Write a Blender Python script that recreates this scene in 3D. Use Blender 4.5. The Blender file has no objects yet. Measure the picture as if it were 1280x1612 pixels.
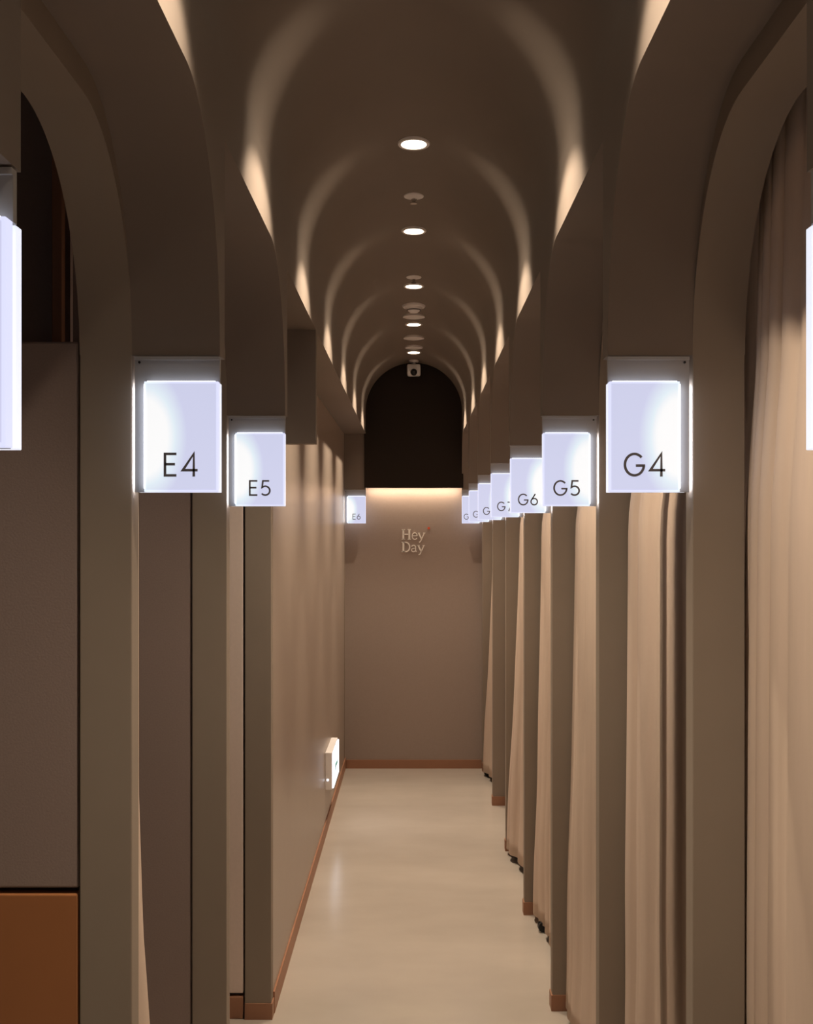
import bpy, bmesh, math, random
from mathutils import Vector, Matrix
C = bpy.context.scene.collection
S = bpy.context.scene
PI = math.pi

# ------------------------------------------------------------------ camera
EYE = 1.65
cd = bpy.data.cameras.new('camera')
cam = bpy.data.objects.new('camera', cd); C.objects.link(cam)
cam.location = (0, 0, EYE); cam.rotation_euler = (PI/2, 0, 0)
cd.sensor_fit = 'HORIZONTAL'; cd.sensor_width = 36; cd.lens = 36*1650/1280
cd.shift_x = -11.5/1280; cd.shift_y = 34/1280
cd.clip_start = 0.02
S.camera = cam

# ------------------------------------------------------------------ world, exposure
LAMP_W, SIGN_E, STRIP_W = 152.0, 0.94, 2.1
w = bpy.data.worlds.new('world'); S.world = w; w.use_nodes = True
bg = w.node_tree.nodes['Background']
bg.inputs[0].default_value = (0.75, 0.62, 0.5, 1); bg.inputs[1].default_value = 0.005
S.view_settings.view_transform = 'Standard'; S.view_settings.look = 'None'
S.view_settings.exposure = 0.0; S.view_settings.gamma = 1; S.view_settings.use_curve_mapping = False

# ------------------------------------------------------------------ materials
def srgb(r, g, b):
    f = lambda c: (c/255/12.92) if c/255 <= .04045 else ((c/255+.055)/1.055)**2.4
    return (f(r), f(g), f(b), 1)
def mat(name, col, rough=0.6, noise=0.0, scale=30, bump=0.0, spec=0.4, metal=0.0, stretch=None):
    m = bpy.data.materials.new(name); m.use_nodes = True
    nt = m.node_tree; b = nt.nodes['Principled BSDF']
    b.inputs['Roughness'].default_value = rough
    b.inputs['Specular IOR Level'].default_value = spec
    b.inputs['Metallic'].default_value = metal
    b.inputs['Base Color'].default_value = col
    if noise or bump:
        tc = nt.nodes.new('ShaderNodeTexCoord'); mp = nt.nodes.new('ShaderNodeMapping')
        nz = nt.nodes.new('ShaderNodeTexNoise'); nz.inputs['Scale'].default_value = scale
        nz.inputs['Detail'].default_value = 5
        if stretch: mp.inputs['Scale'].default_value = stretch
        nt.links.new(tc.outputs['Object'], mp.inputs[0]); nt.links.new(mp.outputs[0], nz.inputs['Vector'])
        if noise:
            mx = nt.nodes.new('ShaderNodeMix'); mx.data_type = 'RGBA'
            mx.inputs[6].default_value = tuple(c*(1-noise) for c in col[:3])+(1,)
            mx.inputs[7].default_value = tuple(min(1, c*(1+noise)) for c in col[:3])+(1,)
            nt.links.new(nz.outputs[0], mx.inputs[0]); nt.links.new(mx.outputs[2], b.inputs['Base Color'])
        if bump:
            bp = nt.nodes.new('ShaderNodeBump'); bp.inputs['Strength'].default_value = bump
            bp.inputs['Distance'].default_value = 0.002
            nt.links.new(nz.outputs[0], bp.inputs['Height']); nt.links.new(bp.outputs[0], b.inputs['Normal'])
    return m
def emis(name, col, strength):
    m = bpy.data.materials.new(name); m.use_nodes = True
    nt = m.node_tree; b = nt.nodes['Principled BSDF']
    b.inputs['Base Color'].default_value = (.8, .8, .8, 1)
    b.inputs['Emission Color'].default_value = col; b.inputs['Emission Strength'].default_value = strength
    return m
M = {}
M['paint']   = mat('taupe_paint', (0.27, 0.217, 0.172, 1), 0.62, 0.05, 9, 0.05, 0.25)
M['vault']   = mat('taupe_paint_shaded', (0.212, 0.170, 0.140, 1), 0.62, 0.05, 6, 0.0, 0.2)  # same taupe, darkened to put shade into the vault and pendants
M['lam']     = mat('brown_laminate', (0.28, 0.21, 0.185, 1), 0.55, 0.12, 260, 0.15, 0.3)
M['endwall'] = mat('brown_wallcovering', (0.35, 0.275, 0.235, 1), 0.6, 0.07, 120, 0.1, 0.3)
M['sidewall']= mat('satin_wall_panel', (0.33, 0.262, 0.215, 1), 0.32, 0.05, 8, 0.03, 0.5)
M['pinkish'] = mat('laminate_lit_pale', (0.70, 0.57, 0.50, 1), 0.5, 0.05, 90, 0.05, 0.3)  # partition colour paled to stand in for light falling on it
M['orange']  = mat('rust_laminate', (0.36, 0.145, 0.055, 1), 0.5, 0.05, 12, 0.02, 0.3)
M['base']    = mat('copper_baseboard', (0.34, 0.165, 0.095, 1), 0.5, 0.06, 20)
M['floor']   = mat('resin_floor', (0.43, 0.37, 0.315, 1), 0.22, 0.14, 3.0, 0.03, 0.5, stretch=(.8, 1.6, 1))
M['curtain'] = mat('sand_curtain', (0.58, 0.45, 0.36, 1), 0.85, 0.05, 14, 0.5, 0.15, stretch=(3, 3, .5))
M['endpanel']= mat('shaded_end_panel', (0.022, 0.015, 0.011, 1), 0.7, 0.06, 60, 0.0, 0.2)  # near-black base colour holds the shade at the vault end
M['dark']    = mat('dark_booth_lining', (0.06, 0.045, 0.04, 1), 0.8, 0.1, 10)
M['grey']    = mat('grey_sign_metal', (0.36, 0.35, 0.35, 1), 0.45, 0.03, 20, 0.0, 0.5)
M['ink']     = mat('grey_lettering', (0.15, 0.145, 0.17, 1), 0.5)
M['white']   = mat('white_plastic', (0.85, 0.80, 0.78, 1), 0.4, 0.02, 20)
M['chrome']  = mat('chrome', (0.6, 0.58, 0.55, 1), 0.25, metal=1.0)
M['black']   = mat('black_plastic', (0.012, 0.011, 0.011, 1), 0.4)
M['rail']    = mat('dark_rail', (0.05, 0.045, 0.04, 1), 0.5)
M['logo']    = mat('cream_lettering', (0.95, 0.90, 0.84, 1), 0.5)
M['dot']     = mat('red_dot', (0.75, 0.09, 0.03, 1), 0.5)
M['lamp']    = emis('warm_lamp', (1, .86, .66, 1), 14)
M['rear']    = emis('cool_rear_panel', (.80, .86, 1, 1), .92)
M['edge_front'] = emis('cool_added_glow_front', (.80, .86, 1, 1), 5.0)
M['strip']   = emis('warm_led', (1, .74, .48, 1), 2.0)
M['edge_top']= emis('cool_added_glow_soft', (.80, .86, 1, 1), 2.0)
M['edge']    = emis('cool_added_glow', (.80, .86, 1, 1), 24.0)
M['exit']    = emis('cool_exit_panel', (.80, .86, 1, 1), 2.2)
M['green']   = mat('green_arrow', (0.05, 0.45, 0.3, 1), 0.5)

def sign_mat():
    m = bpy.data.materials.new('sign_acrylic'); m.use_nodes = True
    nt = m.node_tree; L = nt.links; b = nt.nodes['Principled BSDF']
    b.inputs['Base Color'].default_value = (.12, .12, .14, 1); b.inputs['Roughness'].default_value = .3
    tc = nt.nodes.new('ShaderNodeTexCoord'); sp = nt.nodes.new('ShaderNodeSeparateXYZ')
    L.new(tc.outputs['UV'], sp.inputs[0])
    def math_(op, a, b_=None):
        n = nt.nodes.new('ShaderNodeMath'); n.operation = op
        for i, v in enumerate((a, b_)):
            if v is None: continue
            if isinstance(v, (int, float)): n.inputs[i].default_value = v
            else: L.new(v, n.inputs[i])
        return n.outputs[0]
    u, v = sp.outputs[0], sp.outputs[1]                    # u = 0 at the lit outer edge
    dv = math_('DIVIDE', math_('SUBTRACT', v, .5), .62)
    dx = math_('DIVIDE', u, .58)
    r = math_('SQRT', math_('ADD', math_('MULTIPLY', dv, dv), math_('MULTIPLY', dx, dx)))
    cr = nt.nodes.new('ShaderNodeValToRGB'); L.new(r, cr.inputs[0])
    e = cr.color_ramp.elements
    e[0].position = .55; e[0].color = (1.0, 1.0, 1.0, 1)
    e[1].position = 1.0; e[1].color = (.63, .65, .86, 1)
    k = e.new(.72); k.color = (.78, .88, .96, 1)
    # slightly brighter rim
    eu = math_('MINIMUM', u, math_('SUBTRACT', 1, u)); ev = math_('MINIMUM', v, math_('SUBTRACT', 1, v))
    rim = math_('LESS_THAN', math_('MINIMUM', math_('MULTIPLY', eu, .66), ev), .018)
    st = math_('ADD', math_('MULTIPLY', rim, .22), SIGN_E)
    L.new(cr.outputs[0], b.inputs['Emission Color']); L.new(st, b.inputs['Emission Strength'])
    return m
M['sign'] = sign_mat()

# ------------------------------------------------------------------ helpers
def mk(name, bm, material, parent=None, smooth=None):
    me = bpy.data.meshes.new(name)
    bmesh.ops.recalc_face_normals(bm, faces=bm.faces)
    bm.to_mesh(me); bm.free()
    me.materials.append(M[material])
    o = bpy.data.objects.new(name, me); C.objects.link(o)
    if parent: o.parent = parent
    if smooth:
        for p in me.polygons: p.use_smooth = True
        me.set_sharp_from_angle(angle=math.radians(smooth))
    return o
def tag(o, label=None, cat=None, group=None, kind=None):
    if label: o['label'] = label
    if cat: o['category'] = cat
    if group: o['group'] = group
    if kind: o['kind'] = kind
    return o
def empty(name, loc, rz=0):
    o = bpy.data.objects.new(name, None); C.objects.link(o)
    o.location = loc; o.rotation_euler = (0, 0, rz); o.empty_display_size = .05
    return o
def box(bm, x0, x1, y0, y1, z0, z1, bev=0):
    x0, x1 = min(x0, x1), max(x0, x1); y0, y1 = min(y0, y1), max(y0, y1); z0, z1 = min(z0, z1), max(z0, z1)
    r = bmesh.ops.create_cube(bm, size=1)
    bmesh.ops.scale(bm, vec=(x1-x0, y1-y0, z1-z0), verts=r['verts'])
    bmesh.ops.translate(bm, vec=((x0+x1)/2, (y0+y1)/2, (z0+z1)/2), verts=r['verts'])
    if bev:
        es = {e for v in r['verts'] for e in v.link_edges}
        bmesh.ops.bevel(bm, geom=list(es), offset=bev, segments=2, affect='EDGES', profile=.5)
def bx(*a, bev=0):
    bm = bmesh.new(); box(bm, *a, bev=bev); return bm
def prism_yz(pts, x0, x1, bev=0):
    """profile in (y,z), extruded along x"""
    bm = bmesh.new()
    vs = [bm.verts.new((x0, y, z)) for y, z in pts]
    f = bm.faces.new(vs)
    r = bmesh.ops.extrude_face_region(bm, geom=[f])
    nv = [v for v in r['geom'] if isinstance(v, bmesh.types.BMVert)]
    bmesh.ops.translate(bm, vec=(x1-x0, 0, 0), verts=nv)
    return bm
def lathe(bm, prof, seg=40, loc=(0, 0, 0), sx=1, sy=1):
    rings = []
    for r, z in prof:
        if r < 1e-6: rings.append([bm.verts.new((loc[0], loc[1], loc[2]+z))])
        else: rings.append([bm.verts.new((loc[0]+sx*r*math.cos(2*PI*i/seg), loc[1]+sy*r*math.sin(2*PI*i/seg), loc[2]+z)) for i in range(seg)])
    for a, b in zip(rings, rings[1:]):
        for i in range(seg):
            j = (i+1) % seg
            if len(a) == 1 and len(b) == 1: continue
            if len(a) == 1: bm.faces.new((a[0], b[i], b[j]))
            elif len(b) == 1: bm.faces.new((a[i], a[j], b[0]))
            else: bm.faces.new((a[i], a[j], b[j], b[i]))
    return bm
def tube(bm, p, q, r0, r1=None, seg=14):
    r1 = r0 if r1 is None else r1
    p, q = Vector(p), Vector(q); d = (q-p).normalized()
    a = d.orthogonal().normalized(); b = d.cross(a)
    A = [bm.verts.new(p+r0*(math.cos(t)*a+math.sin(t)*b)) for t in [2*PI*i/seg for i in range(seg)]]
    B = [bm.verts.new(q+r1*(math.cos(t)*a+math.sin(t)*b)) for t in [2*PI*i/seg for i in range(seg)]]
    for i in range(seg): bm.faces.new((A[i], A[(i+1) % seg], B[(i+1) % seg], B[i]))
    bm.faces.new(A); bm.faces.new(B)

# strokes -> flat lettering; glyphs in a box of cap height 1 (x right, z up)
def arc(cx, cz, rx, rz, a0, a1, n=26):
    return [(cx+rx*math.cos(math.radians(a0+(a1-a0)*i/n)), cz+rz*math.sin(math.radians(a0+(a1-a0)*i/n))) for i in range(n+1)]
GL = {
 'E': (.58, [[(.54, .95), (.06, .95), (.06, .05), (.54, .05)], [(.06, .52), (.48, .52)]]),
 'G': (.90, [arc(.46, .5, .40, .45, 42, 352, 40)+[(.855, .46), (.52, .46)]]),
 '3': (.62, [arc(.3, .72, .25, .23, 150, -90)+arc(.3, .27, .27, .22, 90, -150)]),
 '4': (.74, [[(.70, .27), (.08, .27), (.54, .96), (.54, .0)]]),
 '5': (.66, [[(.56, .95), (.16, .95), (.11, .54)]+arc(.31, .33, .29, .28, 125, -140)]),
 '6': (.68, [[(.44, .98), (.12, .48)]+arc(.34, .32, .27, .27, 150, -210, 34)]),
 '7': (.64, [[(.06, .95), (.58, .95), (.2, .0)]]),
 '8': (.66, [arc(.33, .73, .21, .21, 0, 360, 30), arc(.33, .27, .26, .25, 0, 360, 30)]),
 '9': (.68, [[(.24, .02), (.56, .52)]+arc(.34, .68, .27, .27, -30, 330, 34)]),
 '1': (.40, [[(.06, .80), (.26, .95), (.26, 0)]]),
 '0': (.74, [arc(.37, .5, .29, .45, 0, 360, 34)]),
 # serif capitals and small letters of the wall logo
}
def ribbon(bm, pts, half, y0, y1):
    n = len(pts); L, R = [], []
    for i in range(n):
        p = Vector(pts[i])
        a = Vector(pts[max(i-1, 0)]); b = Vector(pts[min(i+1, n-1)])
        d1 = (p-a).normalized() if i > 0 else (b-p).normalized()
        d2 = (b-p).normalized() if i < n-1 else d1
        t = d1+d2
        if t.length < 1e-6: t = d1
        t.normalize(); nn = Vector((-t[1], t[0]))
        k = min(2.2, 1/max(.2, nn.dot(Vector((-d1[1], d1[0])))))
        h = half[i] if isinstance(half, (list, tuple)) else half
        L.append(p+nn*h*k); R.append(p-nn*h*k)
    def v(q, y): return bm.verts.new((q[0], y, q[1]))
    l0 = [v(q, y0) for q in L]; r0 = [v(q, y0) for q in R]
    l1 = [v(q, y1) for q in L]; r1 = [v(q, y1) for q in R]
    for i in range(n-1):
        bm.faces.new((l0[i], l0[i+1], r0[i+1], r0[i])); bm.faces.new((l1[i], r1[i], r1[i+1], l1[i+1]))
        bm.faces.new((l0[i], l1[i], l1[i+1], l0[i+1])); bm.faces.new((r0[i], r0[i+1], r1[i+1], r1[i]))
    bm.faces.new((l0[0], r0[0], r1[0], l1[0])); bm.faces.new((l0[-1], l1[-1], r1[-1], r0[-1]))
def text_bm(s, cx, z0, cap, yf, depth=.001, weight=.054, gap=.15):
    bm = bmesh.new(); wtot = sum(GL[c][0] for c in s)+gap*(len(s)-1); x = -wtot/2
    for c in s:
        for st in GL[c][1]:
            ribbon(bm, [(cx+(x+px)*cap, z0+pz*cap) for px, pz in st], weight*cap, yf, yf-depth)
        x += GL[c][0]+gap
    return bm

# ------------------------------------------------------------------ dimensions
T = .045                                   # pillar thickness along the corridor
XP = .333                                  # pendant / vault half width
XW = {1: .479, -1: .484}                   # corridor face of the side walls
TH = .090                                  # wall thickness
PEND = EYE+.306                            # underside of the pendants
SOFI, SOFO = EYE+.647, EYE+.693            # arch crowns, inner and outer layer
SPRING = EYE+.85; CROWN = SPRING+XP
PY = [-.06, .843] + [1.80+.912*i for i in range(7)]      # pillar fronts: 1.80 ... 7.272
YE = 7.37                                  # end wall
YB = -1.6                                  # wall behind the camera
XO = 1.65                                  # outer walls behind the booths

# ------------------------------------------------------------------ the setting
tag(mk('floor', bx(-XO, XO, YB, YE+.1, -.05, 0), 'floor'), kind='structure')
tag(mk('wall_back', bx(-XO, XO, YE, YE+.1, 0, 3.0), 'endwall'), kind='structure')
tag(mk('wall_rear', bx(-XO, XO, YB-.1, YB, 0, 3.0), 'endwall'), kind='structure')
tag(mk('wall_right', bx(XO, XO+.1, YB, YE, 0, 3.0), 'dark'), kind='structure')
tag(mk('wall_outer_left', bx(-XO-.1, -XO, YB, YE, 0, 3.0), 'dark'), kind='structure')
# barrel vault over the corridor
prof = [(XP, SPRING)]+[(XP*math.cos(a), SPRING+XP*math.sin(a)) for a in [PI*i/64 for i in range(1, 64)]]+[(-XP, SPRING)]
out = [(-XP-.04, SPRING), (-XP-.04, CROWN+.06), (XP+.04, CROWN+.06), (XP+.04, SPRING)]
bm = bmesh.new()
va = [bm.verts.new((x, YB, z)) for x, z in prof]; vb = [bm.verts.new((x, YE, z)) for x, z in prof]
for i in range(len(prof)-1): bm.faces.new((va[i], va[i+1], vb[i+1], vb[i]))
oa = [bm.verts.new((x, YB, z)) for x, z in out]; ob = [bm.verts.new((x, YE, z)) for x, z in out]
for i in range(3): bm.faces.new((oa[i], oa[i+1], ob[i+1], ob[i]))
bm.faces.new((va[0], vb[0], ob[-1], oa[-1])); bm.faces.new((va[-1], oa[0], ob[0], vb[-1]))
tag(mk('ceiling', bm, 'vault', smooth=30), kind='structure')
for s, nm in ((1, 'right'), (-1, 'left')):
    tag(mk('ceiling_over_'+nm+'_booths', bx(s*(XW[s]+TH), s*XO, YB, YE, 2.72, 2.80), 'dark'), kind='structure')
# flat left wall beyond the booths, its soffit, and baseboards
YL = 3.56
tag(mk('wall_left', bx(-XW[-1]-.09, -XW[-1], YL+T, PY[8], 0, SOFO), 'sidewall'), kind='structure')
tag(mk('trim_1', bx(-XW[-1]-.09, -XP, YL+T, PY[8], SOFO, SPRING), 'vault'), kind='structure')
tag(mk('baseboard_left', bx(-XW[-1], -XW[-1]+.006, YL+T, YE, 0, .075), 'base'), kind='structure')
tag(mk('baseboard_back', bx(-.475, .475, YE-.008, YE, 0, .06), 'base'), kind='structure')
# dropped end panel closing the vault, light strip behind its lower edge
tag(mk('trim_2', bx(-XP-.01, XP+.01, PY[8]-.01, PY[8]+.03, EYE+.318, CROWN+.02), 'endpanel'), kind='structure')
for s in (1, -1):
    tag(mk('trim_%d' % (3 if s == 1 else 4), bx(s*XP, s*(XW[s]+TH), PY[8]+T, YE, PEND, SPRING+.1), 'paint'), kind='structure')
    tag(mk('trim_%d' % (5 if s == 1 else 6), bx(s*XW[s], s*(XW[s]+TH), PY[8]+T, YE, 0, PEND), 'paint'), kind='structure')

ls = mk('light_strip', bx(-XP+.005, XP-.005, YE-.052, YE-.040, EYE+.335, EYE+.345), 'strip')
tag(ls, 'thin warm light strip glowing under the dark arched end panel', 'light strip')
ld = bpy.data.lights.new('strip_glow', 'AREA'); ld.shape = 'RECTANGLE'; ld.size = 2*XP-.02; ld.size_y = .012
ld.energy = STRIP_W; ld.color = (1, .79, .58)
lo = bpy.data.objects.new('strip_glow', ld); C.objects.link(lo); lo.parent = ls
lo.location = (0, YE-.046, EYE+.330); lo.rotation_euler = (0, 0, 0)

# ------------------------------------------------------------------ booth portals
def arc_pts(y0, y1, crown, a, b, n=28):
    """underside of an opening: flat crown that curves down into the far pillar at y1"""
    zs = crown-b
    L = [(y0, crown)]
    R = [(y1-a+a*math.sin(t), zs+b*math.cos(t)) for t in [PI/2*i/n for i in range(n+1)]]
    return L+R
def portal(s, k, label, square=False, plain=False, y1=None, lower_pillar=True):
    ya = PY[k-1]+T; yb = PY[k] if y1 is None else y1
    r = empty('booth_portal', (s*XW[s], yb, 0))
    side = 'right' if s == 1 else 'left'
    tag(r, label, 'archway', 'arched booth portals along the '+side)
    r_off = Vector(r.location)
    def part(name, bm, m, smooth=None):
        bmesh.ops.translate(bm, vec=-r_off, verts=bm.verts)
        return mk(name, bm, m, r, smooth)
    xi, xo = s*XW[s], s*(XW[s]+TH)
    part('pillar', bx(xi, xo, yb, yb+T, .0, 2.72, bev=.002), 'paint')
    part('baseboard', bx(xi-s*.004, xo, yb-.004, yb+T+.004, 0, .055), 'base')
    z0 = SOFI-.34
    pts = [(ya, 2.72)]+arc_pts(ya, yb, SOFI, .27, .34)[:-1]+[(yb, z0), (yb, 2.72)]
    part('arch_head', prism_yz(pts, xi, xo), 'paint', 30)
    # outer layer: hanging pendant and arch
    if square:
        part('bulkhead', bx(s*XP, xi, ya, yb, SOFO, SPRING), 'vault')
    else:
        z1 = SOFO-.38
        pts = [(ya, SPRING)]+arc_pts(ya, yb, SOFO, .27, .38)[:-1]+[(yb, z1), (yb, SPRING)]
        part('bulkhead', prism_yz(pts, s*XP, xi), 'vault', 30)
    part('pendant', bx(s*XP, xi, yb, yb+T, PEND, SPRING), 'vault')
    return r
NM = {1: 'G', -1: 'E'}
for k in range(1, 9):
    n = k+2
    if k == 1: lab = 'taupe pillar arch beside the cut-off sign box at right frame edge'
    else: lab = 'taupe booth portal with curved arch, pillar and pendant behind sign G%d' % n
    portal(1, k, lab)
portal(-1, 1, 'taupe pillar arch beside the cut-off sign box at left frame edge')
portal(-1, 2, 'taupe booth portal with curved arch, pillar and pendant behind sign E4')
portal(-1, 3, 'taupe booth portal with curved arch, pillar and pendant behind sign E5')
portal(-1, 4, 'taupe square-topped portal with unsigned pendant just beyond sign E5', square=True, y1=YL)
# far left pillar at the end of the corridor
r = empty('corner_pillar', (-XW[-1], PY[8], 0))
tag(r, 'narrow taupe corner pillar and pendant behind the tiny far left sign', 'pillar')
mk('pillar', bx(0, -TH, 0, T, 0, 2.72, bev=.002), 'paint', r)
mk('pendant', bx(XW[-1]-XP, 0, 0, T, PEND, SPRING), 'vault', r)
mk('baseboard', bx(.004, -TH, -.004, T, 0, .055), 'base', r)
# the bays before the first portal
for s, nm in ((1, 'right'), (-1, 'left')):
    tag(mk('wall_near_'+nm, bx(s*XW[s], s*(XW[s]+TH), YB, PY[0]+T, 0, 2.72), 'paint'), kind='structure')
    tag(mk('trim_%d' % (7 if s == 1 else 8), bx(s*XP, s*XW[s], YB, PY[0]+T, SOFO, SPRING), 'paint'), kind='structure')

# ------------------------------------------------------------------ sign boxes
def uv_front(o, x_lit, x_far, z0, z1):
    me = o.data; uv = me.uv_layers.new(name='UVMap')
    for l in me.loops:
        v = me.vertices[l.vertex_index].co
        uv.data[l.index].uv = ((v.x-x_lit)/(x_far-x_lit), (v.z-z0)/(z1-z0))
def sign(s, yb, text, label):
    wout = .140 if s == 1 else .146
    r = empty('booth_sign', (s*XP, yb, PEND))
    tag(r, label, 'sign', 'lit booth number signs')
    h = -.235; D = .016                     # local: x outward = s, z down from 0
    pt = -.047; px = wout-.020              # panel top and outer edge
    bm = bmesh.new()
    box(bm, s*.005, s*wout, 0, .008, h, pt)
    box(bm, 0, s*wout, 0, .008, pt, -.0025)                 # grey plate between a front and a rear panel
    box(bm, 0, s*wout, -.003, 0, -.008, -.0025)
    mk('housing', bm, 'grey', r)
    p = mk('light_panel', bx(0, s*px, -.016, -.0005, h, pt, bev=.0008), 'sign', r)
    uv_front(p, s*px, 0, h, pt)
    e = mk('edge_glow', bx(s*px, s*(px+.0015), -.013, -.002, h+.006, pt-.004), 'edge_front', p)  # added emitter so the frame and pillar edge beside it glow
    e = mk('edge_glow', bx(s*.006, s*(px-.004), -.013, -.002, pt, pt+.0015), 'edge_top', p)  # added emitter to brighten the grey plate above the panel
    q = mk('rear_panel', bx(s*.001, s*(wout-.004), .0085, .022, h, pt, bev=.0008), 'rear', r)
    mk('edge_glow', bx(s*(wout-.004), s*(wout-.0025), .0095, .021, h+.006, pt-.004), 'edge', q)  # side glow added to light the pillar's corridor face
    tb = mk('screw', lathe(bmesh.new(), [(0, -.0015), (.0022, -.0015), (.0022, .001), (0, .001)], 12), 'black', r)
    tb.rotation_euler = (PI/2, 0, 0); tb.location = (s*(wout-.008), -.001, -.012)
    mk('lettering', text_bm(text, s*px/2, h+.026, .0405, -.0165), 'ink', p)
    return r
for k in range(1, 9):
    t = 'G%d' % (k+2)
    if k == 1: lab = 'lit white sign box cut off by the right frame edge, nearest on the right'
    elif k <= 5: lab = 'lit white sign box reading %s hanging from its pillar on the right' % t
    else: lab = 'small lit sign box in the right row, %s' % {6: 'directly beyond sign G7', 7: 'second beyond sign G7', 8: 'farthest of all, beside the end wall'}[k]
    sign(1, PY[k] if k > 1 else .871, t, lab)
sign(-1, .871, 'E3', 'lit white sign box cut off by the left frame edge, nearest on the left')
sign(-1, PY[2], 'E4', 'lit white sign box reading E4 hanging from its pillar on the left')
sign(-1, PY[3], 'E5', 'lit white sign box reading E5 hanging from its pillar on the left')
sign(-1, PY[8], 'E6', 'tiny lit sign box at the far left corner beside the end wall')

# ------------------------------------------------------------------ curtains
def curtain(s, y_near, y_far, label, x_top=.592, x_bot=.555, hem=.034, flare=0.0, n=9, seed=1, amp=.009, shrink=.02, ztop=2.50, dense=1.9, near_hook=0.0, flare_y=0.9):
    rnd = random.Random(seed)
    ph = [rnd.uniform(0, 6.28) for _ in range(6)]
    nu, nz = 240, 40
    bm = bmesh.new(); grid = []
    for j in range(nz+1):
        q = j/nz; z = hem+(ztop-hem)*q
        row = []
        for i in range(nu+1):
            u = i/nu                                   # 0 near, 1 far
            y1 = y_far-shrink*q**3
            if near_hook: u = max(0, (i-30)/(nu-30))
            y = y_near+(y1-y_near)*u
            p = 2*PI*n*(u**dense)
            f = math.sin(p+ph[0]+.25*math.sin(3*q+ph[3]))
            f = math.copysign(abs(f)**.75, f)
            f2 = math.sin(2.3*2*PI*u+ph[1]+.6*q)
            a = amp*(.75+.35*math.sin(5*u+ph[2]))
            x = x_bot+(x_top-x_bot)*min(1, max(0, (z-1.68)/.26))+a*f+amp*.7*f2
            low = max(0, 1-q/.65)
            x -= flare*low**1.3*math.exp(-((u-flare_y)/.35)**2)
            x += .004*math.sin(19*q+7*u+ph[4])*max(0, 1-q*2.2)       # soft creases low down
            if near_hook and i < 30: x += near_hook*(1-i/30); y = y_near+.012*math.sin(i*.9)
            yy = y + .006*math.cos(p+ph[0])
            row.append(bm.verts.new((s*x, yy, z+.004*math.sin(9*u+ph[5])*(1-q))))
        grid.append(row)
    for j in range(nz):
        for i in range(nu): bm.faces.new((grid[j][i], grid[j][i+1], grid[j+1][i+1], grid[j+1][i]))
    o = mk('booth_curtain', bm, 'curtain')
    for p in o.data.polygons: p.use_smooth = True
    so = o.modifiers.new('cloth', 'SOLIDIFY'); so.thickness = .0018; so.offset = 0
    # origin at the hem
    c = Vector((s*x_bot, (y_near+y_far)/2, hem))
    o.data.transform(Matrix.Translation(-c)); o.location = c
    tag(o, label, 'curtain', 'sand curtains in the booth openings')
    # its rail
    b = bmesh.new(); tube(b, (0, y_near-c.y-.02, ztop-c.z+.008), (0, y_far-c.y+.0, ztop-c.z+.008), .009)
    b2 = mk('curtain_rail', b, 'rail', o); b2.location = (s*(x_top-x_bot), 0, 0)
    return o
curtain(1, 1.22, 1.845, 'sand curtain nearest on the right, before sign G4, cut by the frame', x_top=.600, x_bot=.586, hem=.04, n=5, seed=3, shrink=.075, dense=5, amp=.007)
curtain(1, 2.33, 2.712, 'sand curtain between signs G4 and G5 on the right', x_top=.585, x_bot=.556, hem=.04, n=4, seed=5, flare=.012, dense=1.5, near_hook=.24)
curtain(1, 2.77, 3.620, 'sand curtain between signs G5 and G6 on the right', x_top=.585, x_bot=.552, n=5, dense=2.5, seed=8, flare=.035, hem=.03, flare_y=.95)
curtain(1, 3.70, 4.525, 'sand curtain between signs G6 and G7 with dark castor under its hem', n=5, seed=11, flare=.035, hem=.034)
curtain(1, 4.62, 5.437, 'sand curtain between the G7 sign and the next, black castor below', n=4, seed=14, flare=.07, x_bot=.555)
curtain(1, 5.52, 6.35, 'narrow sliver of sand curtain in second farthest right booth', n=5, seed=17, flare=.0, x_bot=.562)
curtain(1, 6.43, 7.26, 'farthest sand curtain on the right, beside the end wall', n=4, seed=20, flare=.075)
curtain(-1, 1.862, 2.02, 'gathered sand curtain sliver hanging behind the E4 pillar', x_top=.535, x_bot=.533, hem=.03, n=2, seed=30, flare=.115, amp=.008, shrink=.02, dense=1, ztop=2.28, flare_y=.3)

# ------------------------------------------------------------------ booth partitions on the left
def partition(yb, label, upper, lower, split, top, x0, x1, low_mat):
    r = empty('booth_partition', (-x0, yb, 0))
    tag(r, label, 'partition', 'partitions between the left booths')
    mk('upper_panel', bx(0, -(x1-x0), 0, .03, split+.006, top, bev=.004), upper, r)
    mk('lower_panel', bx(0, -(x1-x0), -.002, .03, .0, split-.004, bev=.003), low_mat, r)
    mk('core', bx(-.006, -(x1-x0), .02, .05, 0, top-.01), 'dark', r)
    return r
partition(PY[2]+.006, 'tall brown booth partition with rust lower panel at left edge', 'lam', None, 1.033, EYE+.331, XW[-1]+TH+.004, 1.60, 'orange')
partition(PY[3]+.006, 'brown booth partition seen between signs E4 and E5', 'lam', None, .30, EYE+.331, XW[-1]+TH+.004, 1.60, 'lam')
partition(YL+.004, 'lit pinkish brown partition strip seen just past the E5 sign', 'pinkish', None, .08, EYE+.331, XW[-1]+TH+.006, 1.60, 'base')
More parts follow.
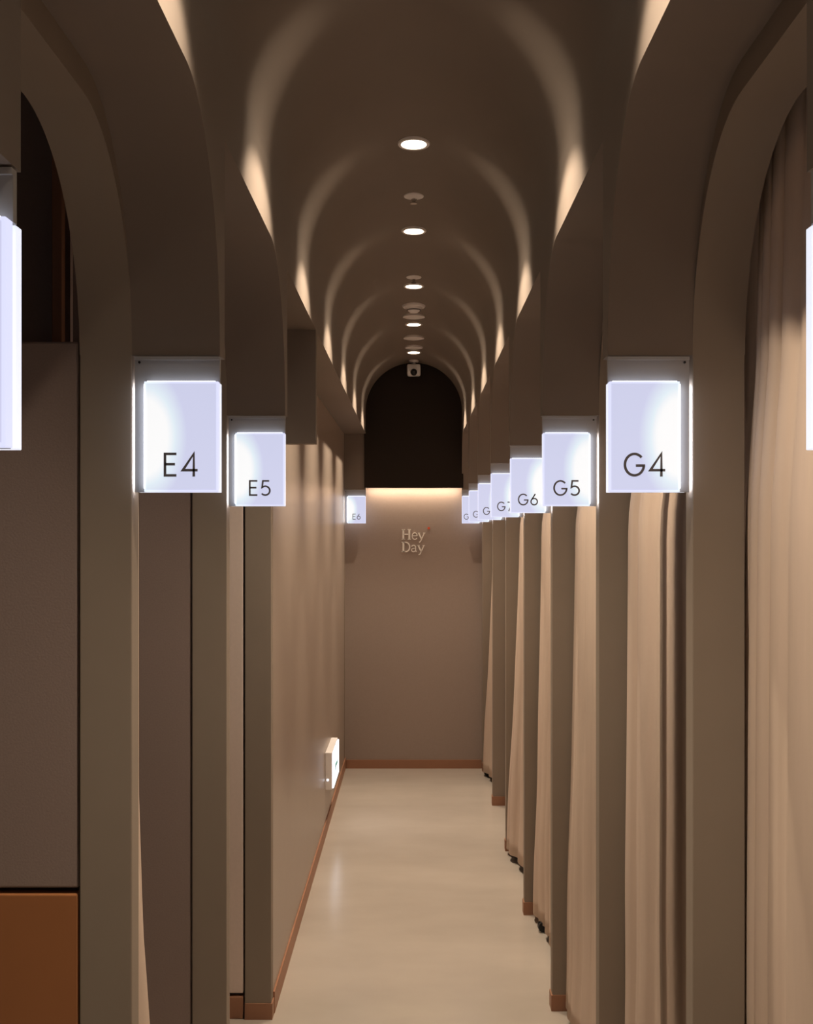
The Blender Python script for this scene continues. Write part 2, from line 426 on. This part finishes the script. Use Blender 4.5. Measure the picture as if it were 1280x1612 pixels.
# post and taller lining seen above the nearest partition
r = mk('partition_post', bx(-.705, -.685, 2.04, 2.06, 0, 2.72, bev=.002), 'base')
tag(r, 'slim reddish brown post rising behind the left brown partition', 'post')
r = mk('lining_panel', bx(-.683, -.575, 2.10, 2.12, 0, 2.72), 'lam')
tag(r, 'dark reddish panel behind the slim post at upper left', 'panel')
r = mk('lining_panel', bx(-1.64, -.708, 2.16, 2.18, 0, 2.72), 'lam')
tag(r, 'dark panel left of the slim post at upper left', 'panel')

# ------------------------------------------------------------------ lights in the vault
# photometric curve of the fitting: (angle from straight down, relative intensity)
CURVE = [(0, 1.0), (22, 1.0), (32, .72), (42.0, .52), (43.6, .085), (50, .042), (60, .020), (70, .010), (84, 0)]
# oval optic: narrower along the corridor (direction cosine along the corridor, factor)
OVAL = [(0, 1.0), (.10, .95), (.20, .85), (.28, .70), (.32, .50), (.37, .18), (.41, .05), (.47, .02), (.7, .008)]
def beam_light():
    sl = bpy.data.lights.new('beam', 'SPOT'); sl.energy = LAMP_W; sl.color = (1, .84, .65)
    sl.spot_size = math.radians(172); sl.spot_blend = .02; sl.shadow_soft_size = .02
    sl.use_nodes = True; nt = sl.node_tree; em = nt.nodes['Emission']
    tc = nt.nodes.new('ShaderNodeTexCoord'); sp = nt.nodes.new('ShaderNodeSeparateXYZ')
    ab = nt.nodes.new('ShaderNodeMath'); ab.operation = 'ABSOLUTE'
    ac = nt.nodes.new('ShaderNodeMath'); ac.operation = 'ARCCOSINE'
    dv = nt.nodes.new('ShaderNodeMath'); dv.operation = 'DIVIDE'; dv.inputs[1].default_value = PI/2
    cr = nt.nodes.new('ShaderNodeValToRGB'); L = nt.links
    L.new(tc.outputs['Normal'], sp.inputs[0]); L.new(sp.outputs[2], ab.inputs[0]); L.new(ab.outputs[0], ac.inputs[0])
    L.new(ac.outputs[0], dv.inputs[0]); L.new(dv.outputs[0], cr.inputs[0])
    e = cr.color_ramp.elements
    e[0].position = 0; e[0].color = (1, 1, 1, 1); e[1].position = 1; e[1].color = (0, 0, 0, 1)
    for a, v in CURVE[1:]:
        k = e.new(a/90); k.color = (v, v, v, 1)
    ay = nt.nodes.new('ShaderNodeMath'); ay.operation = 'ABSOLUTE'; L.new(sp.outputs[1], ay.inputs[0])
    co = nt.nodes.new('ShaderNodeValToRGB'); L.new(ay.outputs[0], co.inputs[0]); e = co.color_ramp.elements
    e[0].position = 0; e[0].color = (1, 1, 1, 1); e[1].position = 1; e[1].color = (0, 0, 0, 1)
    for a, v in OVAL[1:]:
        k = e.new(a); k.color = (v, v, v, 1)
    mu = nt.nodes.new('ShaderNodeMath'); mu.operation = 'MULTIPLY'
    L.new(cr.outputs[0], mu.inputs[0]); L.new(co.outputs[0], mu.inputs[1])
    L.new(mu.outputs[0], em.inputs['Strength'])
    return sl
LY = [-.96, -.42, .43, 1.345]+[2.256+.912*i for i in range(6)]
for i, y in enumerate(LY):
    r = empty('downlight', (0, y, CROWN))
    if i < 4: lab = 'round warm downlight overhead, out of the frame top'
    else: lab = 'warm white recessed downlight in the vault, ' + ['cut off at the frame top', 'the largest one fully in view', 'second largest in view', 'third from the front, above a dome', 'between two flat grey discs', 'farthest, just above the security camera'][i-4]
    tag(r, lab, 'downlight', 'downlights along the vault crown')
    mk('trim_ring', lathe(bmesh.new(), [(.036, .012), (.037, -.004), (.0385, -.008), (.047, -.0085), (.049, -.006), (.049, .008)], 48), 'white', r, 40)
    mk('lens', lathe(bmesh.new(), [(0, -.0065), (.034, -.0055), (.0365, -.002), (.0365, .004)], 48), 'lamp', r, 40)
    so = bpy.data.objects.new('beam', beam_light()); C.objects.link(so); so.parent = r; so.location = (0, 0, -.032)

# ceiling fittings
def sprinkler(y, lab):
    r = empty('sprinkler', (0, y, CROWN)); tag(r, lab, 'sprinkler', 'sprinkler heads in the vault')
    mk('escutcheon', lathe(bmesh.new(), [(.0, -.010), (.014, -.010), (.034, -.004), (.036, 0), (.036, .006)], 40), 'white', r, 40)
    b = bmesh.new(); tube(b, (0, 0, -.008), (0, 0, -.022), .006); tube(b, (-.009, 0, -.012), (0, 0, -.026), .0018); tube(b, (.009, 0, -.012), (0, 0, -.026), .0018)
    lathe(b, [(0, -.024), (.012, -.026), (.012, -.028), (0, -.028)], 20)
    mk('nozzle', b, 'chrome', r)
sprinkler(3.67, 'small chrome sprinkler head between the two nearest downlights')
sprinkler(4.83, 'smaller sprinkler head just in front of the third downlight')
r = empty('smoke_detector', (0, 5.42, CROWN)); tag(r, 'pale domed smoke detector on the vault crown', 'smoke detector')
mk('base', lathe(bmesh.new(), [(0, -.014), (.056, -.014), (.060, -.008), (.060, .008)], 44), 'white', r, 40)
mk('dome', lathe(bmesh.new(), [(0, -.042), (.020, -.040), (.030, -.033), (.033, -.026), (.046, -.014), (.046, -.010)], 44), 'white', r, 50)
mk('slot_ring', lathe(bmesh.new(), [(.034, -.030), (.036, -.030), (.036, -.026), (.034, -.026)], 44), 'black', r)
for y, lab, rr in ((5.68, 'flat grey ceiling disc just beyond the smoke detector', .060), (6.30, 'flat grey ceiling disc beyond the fourth downlight', .062), (6.62, 'dim flat ceiling disc just in front of the farthest downlight', .055)):
    r = empty('ceiling_speaker', (0, y, CROWN)); tag(r, lab, 'speaker', 'flat round discs on the vault')
    mk('rim', lathe(bmesh.new(), [(rr-.006, -.014), (rr, -.012), (rr, .01)], 44), 'white', r, 40)
    mk('grille', lathe(bmesh.new(), [(0, -.012), (rr-.006, -.0125)], 44), 'white', r)
r = empty('security_camera', (0, 7.16, CROWN)); tag(r, 'small white security camera under the far end of the vault', 'camera')
bm = bmesh.new(); lathe(bm, [(0, -.016), (.030, -.016), (.034, -.006), (.034, .004)], 32); tube(bm, (0, 0, -.01), (0, 0, -.04), .014)
mk('mount', bm, 'white', r, 40)
bm = bmesh.new(); box(bm, -.046, .046, -.045, .045, -.105, -.030, bev=.012); mk('body', bm, 'white', r, 40)
bm = bmesh.new(); tube(bm, (0, -.030, -.085), (0, -.056, -.088), .024, .022, 28); bmesh.ops.create_uvsphere(bm, u_segments=20, v_segments=10, radius=.021, matrix=Matrix.Translation((0, -.052, -.088)))
mk('lens', bm, 'black', r, 40)

# ------------------------------------------------------------------ low exit guide light on the left wall
r = empty('exit_guide_light', (-XW[-1], 5.72, .25)); tag(r, 'small glowing guide light box low on the far left wall', 'guide light')
mk('housing', bx(0, .038, 0, .42, 0, .205, bev=.003), 'white', r)
p = mk('lit_panel', bx(.0385, .046, .008, .412, .008, .197, bev=.001), 'exit', r)
bm = bmesh.new()
for a in ([(.13, .10), (.30, .10)], [(.19, .15), (.13, .10), (.19, .05)]):
    b3 = bmesh.new()
    ribbon(bm, a, .010, .0465, .047)
for v in bm.verts: v.co = Vector((v.co.y, v.co.x, v.co.z))
mk('arrow', bm, 'green', p)
b = bmesh.new(); lathe(b, [(0, -.001), (.006, -.001), (.006, .001), (0, .001)], 16)
o = mk('indicator_lamp', b, 'exit', r); o.rotation_euler = (PI/2, 0, 0); o.location = (.014, -.001, .055)

# ------------------------------------------------------------------ wall logo: serif letters and red dot
r = empty('wall_logo', (0, YE, EYE-.13)); tag(r, 'cream two-line serif Hey Day lettering on the end wall', 'lettering')
def W(p): return p
def serif(bm, segs, ox, oz, k):
    for pts, h in segs:
        hh = [q*k for q in h] if isinstance(h, (list, tuple)) else h*k
        ribbon(bm, [(ox+x*k, oz+z*k) for x, z in pts], hh, -.0008, -.005)
SH, SL, SF = .088, .050, .038      # half widths: heavy stem, thin, serif
def sbar(x, z, w=.16): return ([(x-w, z), (x+w, z)], SF)
HH = [([(.2, .02), (.2, .98)], SH), ([(.78, .02), (.78, .98)], SH), ([(.2, .52), (.78, .52)], SL), sbar(.2, .03), sbar(.2, .97), sbar(.78, .03), sbar(.78, .97)]
ee = [([(.10, .37), (.56, .37)]+arc(.33, .35, .24, .32, 10, 190, 20)+arc(.34, .35, .25, .33, 190, 325, 18), .045)]
yy = [([(.08, .64), (.36, .04)], SH*.85), ([(.62, .64), (.36, .04), (.24, -.20), (.10, -.26)], SL), ([(.0, .64), (.22, .64)], SF), ([(.50, .64), (.72, .64)], SF)]
DD = [([(.2, .02), (.2, .98)], SH), ([(.2, .96), (.42, .96)]+arc(.42, .5, .40, .46, 85, -85, 26)+[(.2, .04)], .058), sbar(.18, .03), sbar(.18, .97)]
aa = [(arc(.30, .48, .20, .18, 160, 0, 16)+[(.50, .10), (.60, .05)], .05), (arc(.28, .20, .18, .16, 60, 330, 20), .042), ([(.36, .38), (.50, .38)], .03)]
k = .072
bm = bmesh.new(); x = -.088
for g, adv in ((HH, .98), (ee, .64), (yy, .7)): serif(bm, g, x, .088, k); x += adv*k
x = -.088
for g, adv in ((DD, .90), (aa, .68), (yy, .7)): serif(bm, g, x, .0, k); x += adv*k
mk('letters', bm, 'logo', r)
b = bmesh.new(); lathe(b, [(0, -.002), (.0085, -.002), (.0085, .002), (0, .002)], 24)
o = mk('dot', b, 'dot', r); o.rotation_euler = (PI/2, 0, 0); o.location = (.105, -.003, .168)
o['label'] = 'small red dot above the word'

# ------------------------------------------------------------------ swivel stools whose castors peep out under the curtains
def stool(cx, cy, label):
    px, py = cx+.28, cy+.01
    ang = math.atan2(cy-py, cx-px); R = math.hypot(cx-px, cy-py)
    r = empty('swivel_stool', (px, py, 0), ang); tag(r, label, 'stool', 'stools behind the right curtains')
    mk('seat', lathe(bmesh.new(), [(0, .50), (.14, .50), (.165, .485), (.17, .46), (.16, .44), (0, .44)], 36), 'black', r, 50)
    b = bmesh.new(); tube(b, (0, 0, .06), (0, 0, .44), .022); mk('column', b, 'black', r, 40)
    for i in range(5):
        a = 2*PI*i/5; c, s_ = math.cos(a), math.sin(a)
        b = bmesh.new(); tube(b, (0, 0, .085), (R*c, R*s_, .056), .014, .007); mk('leg', b, 'black', r, 40)
        b = bmesh.new(); t = Vector((-s_, c, 0)); o_ = Vector((R*c, R*s_, .023))
        for sgn in (-1, 1): tube(b, o_+t*sgn*.004, o_+t*sgn*.016, .022, .020, 20)
        tube(b, o_, o_+Vector((0, 0, .03)), .006)
        mk('castor', b, 'black', r, 40)
stool(.535, 4.345, 'black stool castor under the curtain between signs G6 and G7')
stool(.520, 5.345, 'black stool castor under the curtain beyond sign G7')
stool(.500, 7.13, 'black stool castor under the farthest right curtain')
